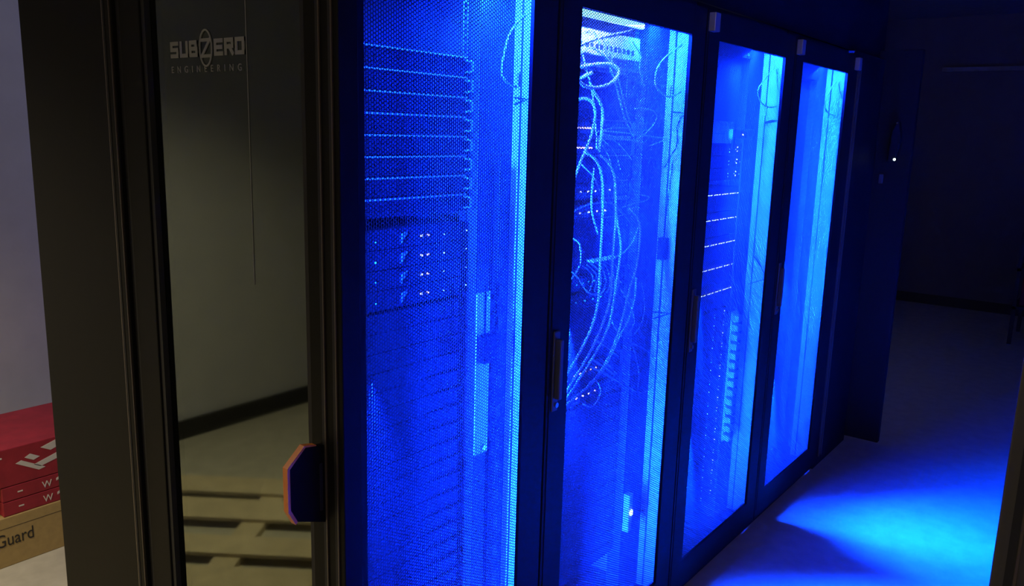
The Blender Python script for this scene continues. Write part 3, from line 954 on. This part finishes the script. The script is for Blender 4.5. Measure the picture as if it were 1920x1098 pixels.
# ------------------------------------------------------------------ cartons at the left wall
XB = -2.022
t = tag(empty('cardboard_carton', (-2.3, 1.35, 0)), 'brown cardboard carton on the floor under the red cartons by the left wall', 'box')
b = MB().box(XB - 0.60, XB, 0.75, 1.95, 0.0, 0.192).build('carton_body', 'cardboard', t, bevel=0.003)
MB().box(XB, XB + 0.0006, 0.76, 1.94, 0.150, 0.1515).build('flap_seam', 'black_print', t)
text_obj('Guard', 0.070, (XB + 0.0008, 1.066, 0.082), (math.radians(90), 0, math.radians(90)), 'black_print', t, sx=0.75)
LR = [('lower thin red carton with a white letter, lying on the brown carton', 0.193, 0.248),
      ('middle thin red carton with a white letter, just under the top red carton', 0.250, 0.305)]
for lab, z0, z1 in LR:
    t = tag(empty('red_carton', (-2.3, 1.4, z0)), lab, 'box', 'red cartons')
    MB().box(XB - 0.42, XB - 0.004, 1.105, 1.80, z0, z1).build('carton_body', 'red', t, bevel=0.003)
    text_obj('W', 0.038, (XB - 0.003, 1.244, z0 + 0.012), (math.radians(90), 0, math.radians(90)), 'white_print', t, sx=0.9)
    MB().prism([(XB - 0.004, 1.296, z0 + 0.026), (XB - 0.004, 1.330, z0 + 0.042), (XB - 0.004, 1.330, z0 + 0.052), (XB - 0.004, 1.296, z0 + 0.036)], (0.001, 0, 0)).build('stripe', 'white_print', t)
    MB().box(XB - 0.004, XB - 0.003, 1.158, 1.176, z0 + 0.025, z0 + 0.030).build('small_print', 'white_print', t)
t = tag(empty('red_carton', (-2.3, 1.4, 0.307)), 'top red carton with slanted white shapes against the left wall', 'box', 'red cartons')
MB().box(XB - 0.42, XB - 0.004, 0.95, 1.80, 0.307, 0.452).build('carton_body', 'red', t, bevel=0.003)
for q in (((1.192, .402), (1.212, .412), (1.245, .392), (1.222, .384)),
          ((1.250, .425), (1.310, .442), (1.345, .425), (1.285, .405)),
          ((1.160, .388), (1.180, .395), (1.262, .345), (1.238, .340)),
          ((1.222, .366), (1.245, .352), (1.330, .372), (1.330, .396))):
    MB().prism([(XB - 0.004, y, z) for y, z in q], (0.001, 0, 0)).build('logo_shape', 'white_print', t)
MB().box(XB - 0.004, XB - 0.003, 1.105, 1.116, 0.418, 0.424).build('small_print', 'white_print', t)

t = tag(empty('reflection_pallet', (-1.55, -0.08, 0)), 'unseen wooden pallet added for the tan bands mirrored low in the glass door', 'pallet')  # unseen pallet added to give the glass its mirrored tan bands
t.rotation_euler.z = math.radians(-35)
for k, (v0, v1) in enumerate(((-0.46, -0.30), (-0.24, -0.06), (0.08, 0.22), (0.31, 0.50))):
    b = MB().box(-0.75, 0.75, v0, v1, 0.030, 0.045)
    b.v = [(x - 1.55, y - 0.08, z) for x, y, z in b.v]
    b.build('board', 'wood', t)
for x in (-0.70, -0.05, 0.60):
    b = MB().box(x, x + 0.10, -0.46, 0.50, 0.0, 0.0295)
    b.v = [(q - 1.55, y - 0.08, z) for q, y, z in b.v]
    b.build('bearer', 'wood', t)

# ------------------------------------------------------------------ far end of the aisle
t = tag(empty('end_cabinet', (-0.5, 4.33, 0)), 'unlit black cabinet at the far end of the lit row', 'cabinet')
MB().box(-1.05, -0.004, 4.062, 4.60, 0.0, 2.05).build('cabinet_body', 'frame', t, bevel=0.003)
MB().box(-0.004, 0.018, 4.07, 4.108, 1.962, 2.018).build('hinge_bracket', 'bracket', t, bevel=0.002)
for y in (4.125, 4.16):
    MB().box(-0.004, 0.003, y, y + 0.008, 0.05, 2.0).build('trim_bead', 'handle', t)
t = tag(empty('far_door', (-0.2, 4.65, 0)), 'dark sliding door edge closing the far end of the lit row', 'door')
MB().box(-0.55, 0.165, 4.625, 4.665, 0.02, 2.10).build('frame', 'frame', t, bevel=0.002)
p0 = at(1640, 268, 0.075)
h = MB().prism([(0.060, 4.625, 1.535), (0.100, 4.625, 1.545), (0.115, 4.625, 1.66), (0.098, 4.625, 1.745), (0.088, 4.625, 1.745), (0.066, 4.625, 1.69)], (0, -0.045, 0)).build('door_handle', 'frame', t, bevel=0.006)
MB().disc((0.097, 4.580, 1.553), (0, -1, 0), 0.006, 0.004).build('status_light', 'led_white', h)
MB().disc((0.09, 4.580, 1.735), (0, -1, 0), 0.004, 0.003).build('screw', 'chrome', h)
MB().box(0.022, 0.044, 4.612, 4.625, 1.425, 1.475).build('latch', 'handle', t, bevel=0.004)
# ring hook on the far wall
rg = [(-0.89 + 0.028 * math.cos(2 * math.pi * k / 20), 9.285, 2.43 + 0.028 * math.sin(2 * math.pi * k / 20)) for k in range(20)]
tag(MB().tube(rg, 0.006, 6, closed=True).build('wall_ring', 'white', smooth=True), 'small metal ring on the dark far wall above the light strip', 'ring')
# dim carton cart at the right edge of the far end
t = tag(empty('storage_cart', (0.55, 8.2, 0)), 'dim metal cart with a dark red carton at the far right edge', 'cart')
for x in (0.40, 0.80):
    for y in (7.9, 8.5):
        MB().box(x - 0.015, x + 0.015, y - 0.015, y + 0.015, 0.0, 0.95).build('post', 'cover', t)
MB().box(0.385, 0.815, 7.885, 8.515, 0.30, 0.325).build('shelf', 'cover', t)
MB().box(0.385, 0.815, 7.885, 8.515, 0.62, 0.645).build('shelf', 'cover', t)
tag(MB().box(0.43, 0.78, 7.95, 8.45, 0.326, 0.56).build('red_carton', 'red', bevel=0.004), 'dark red carton on the shelf of the dim far cart', 'box')
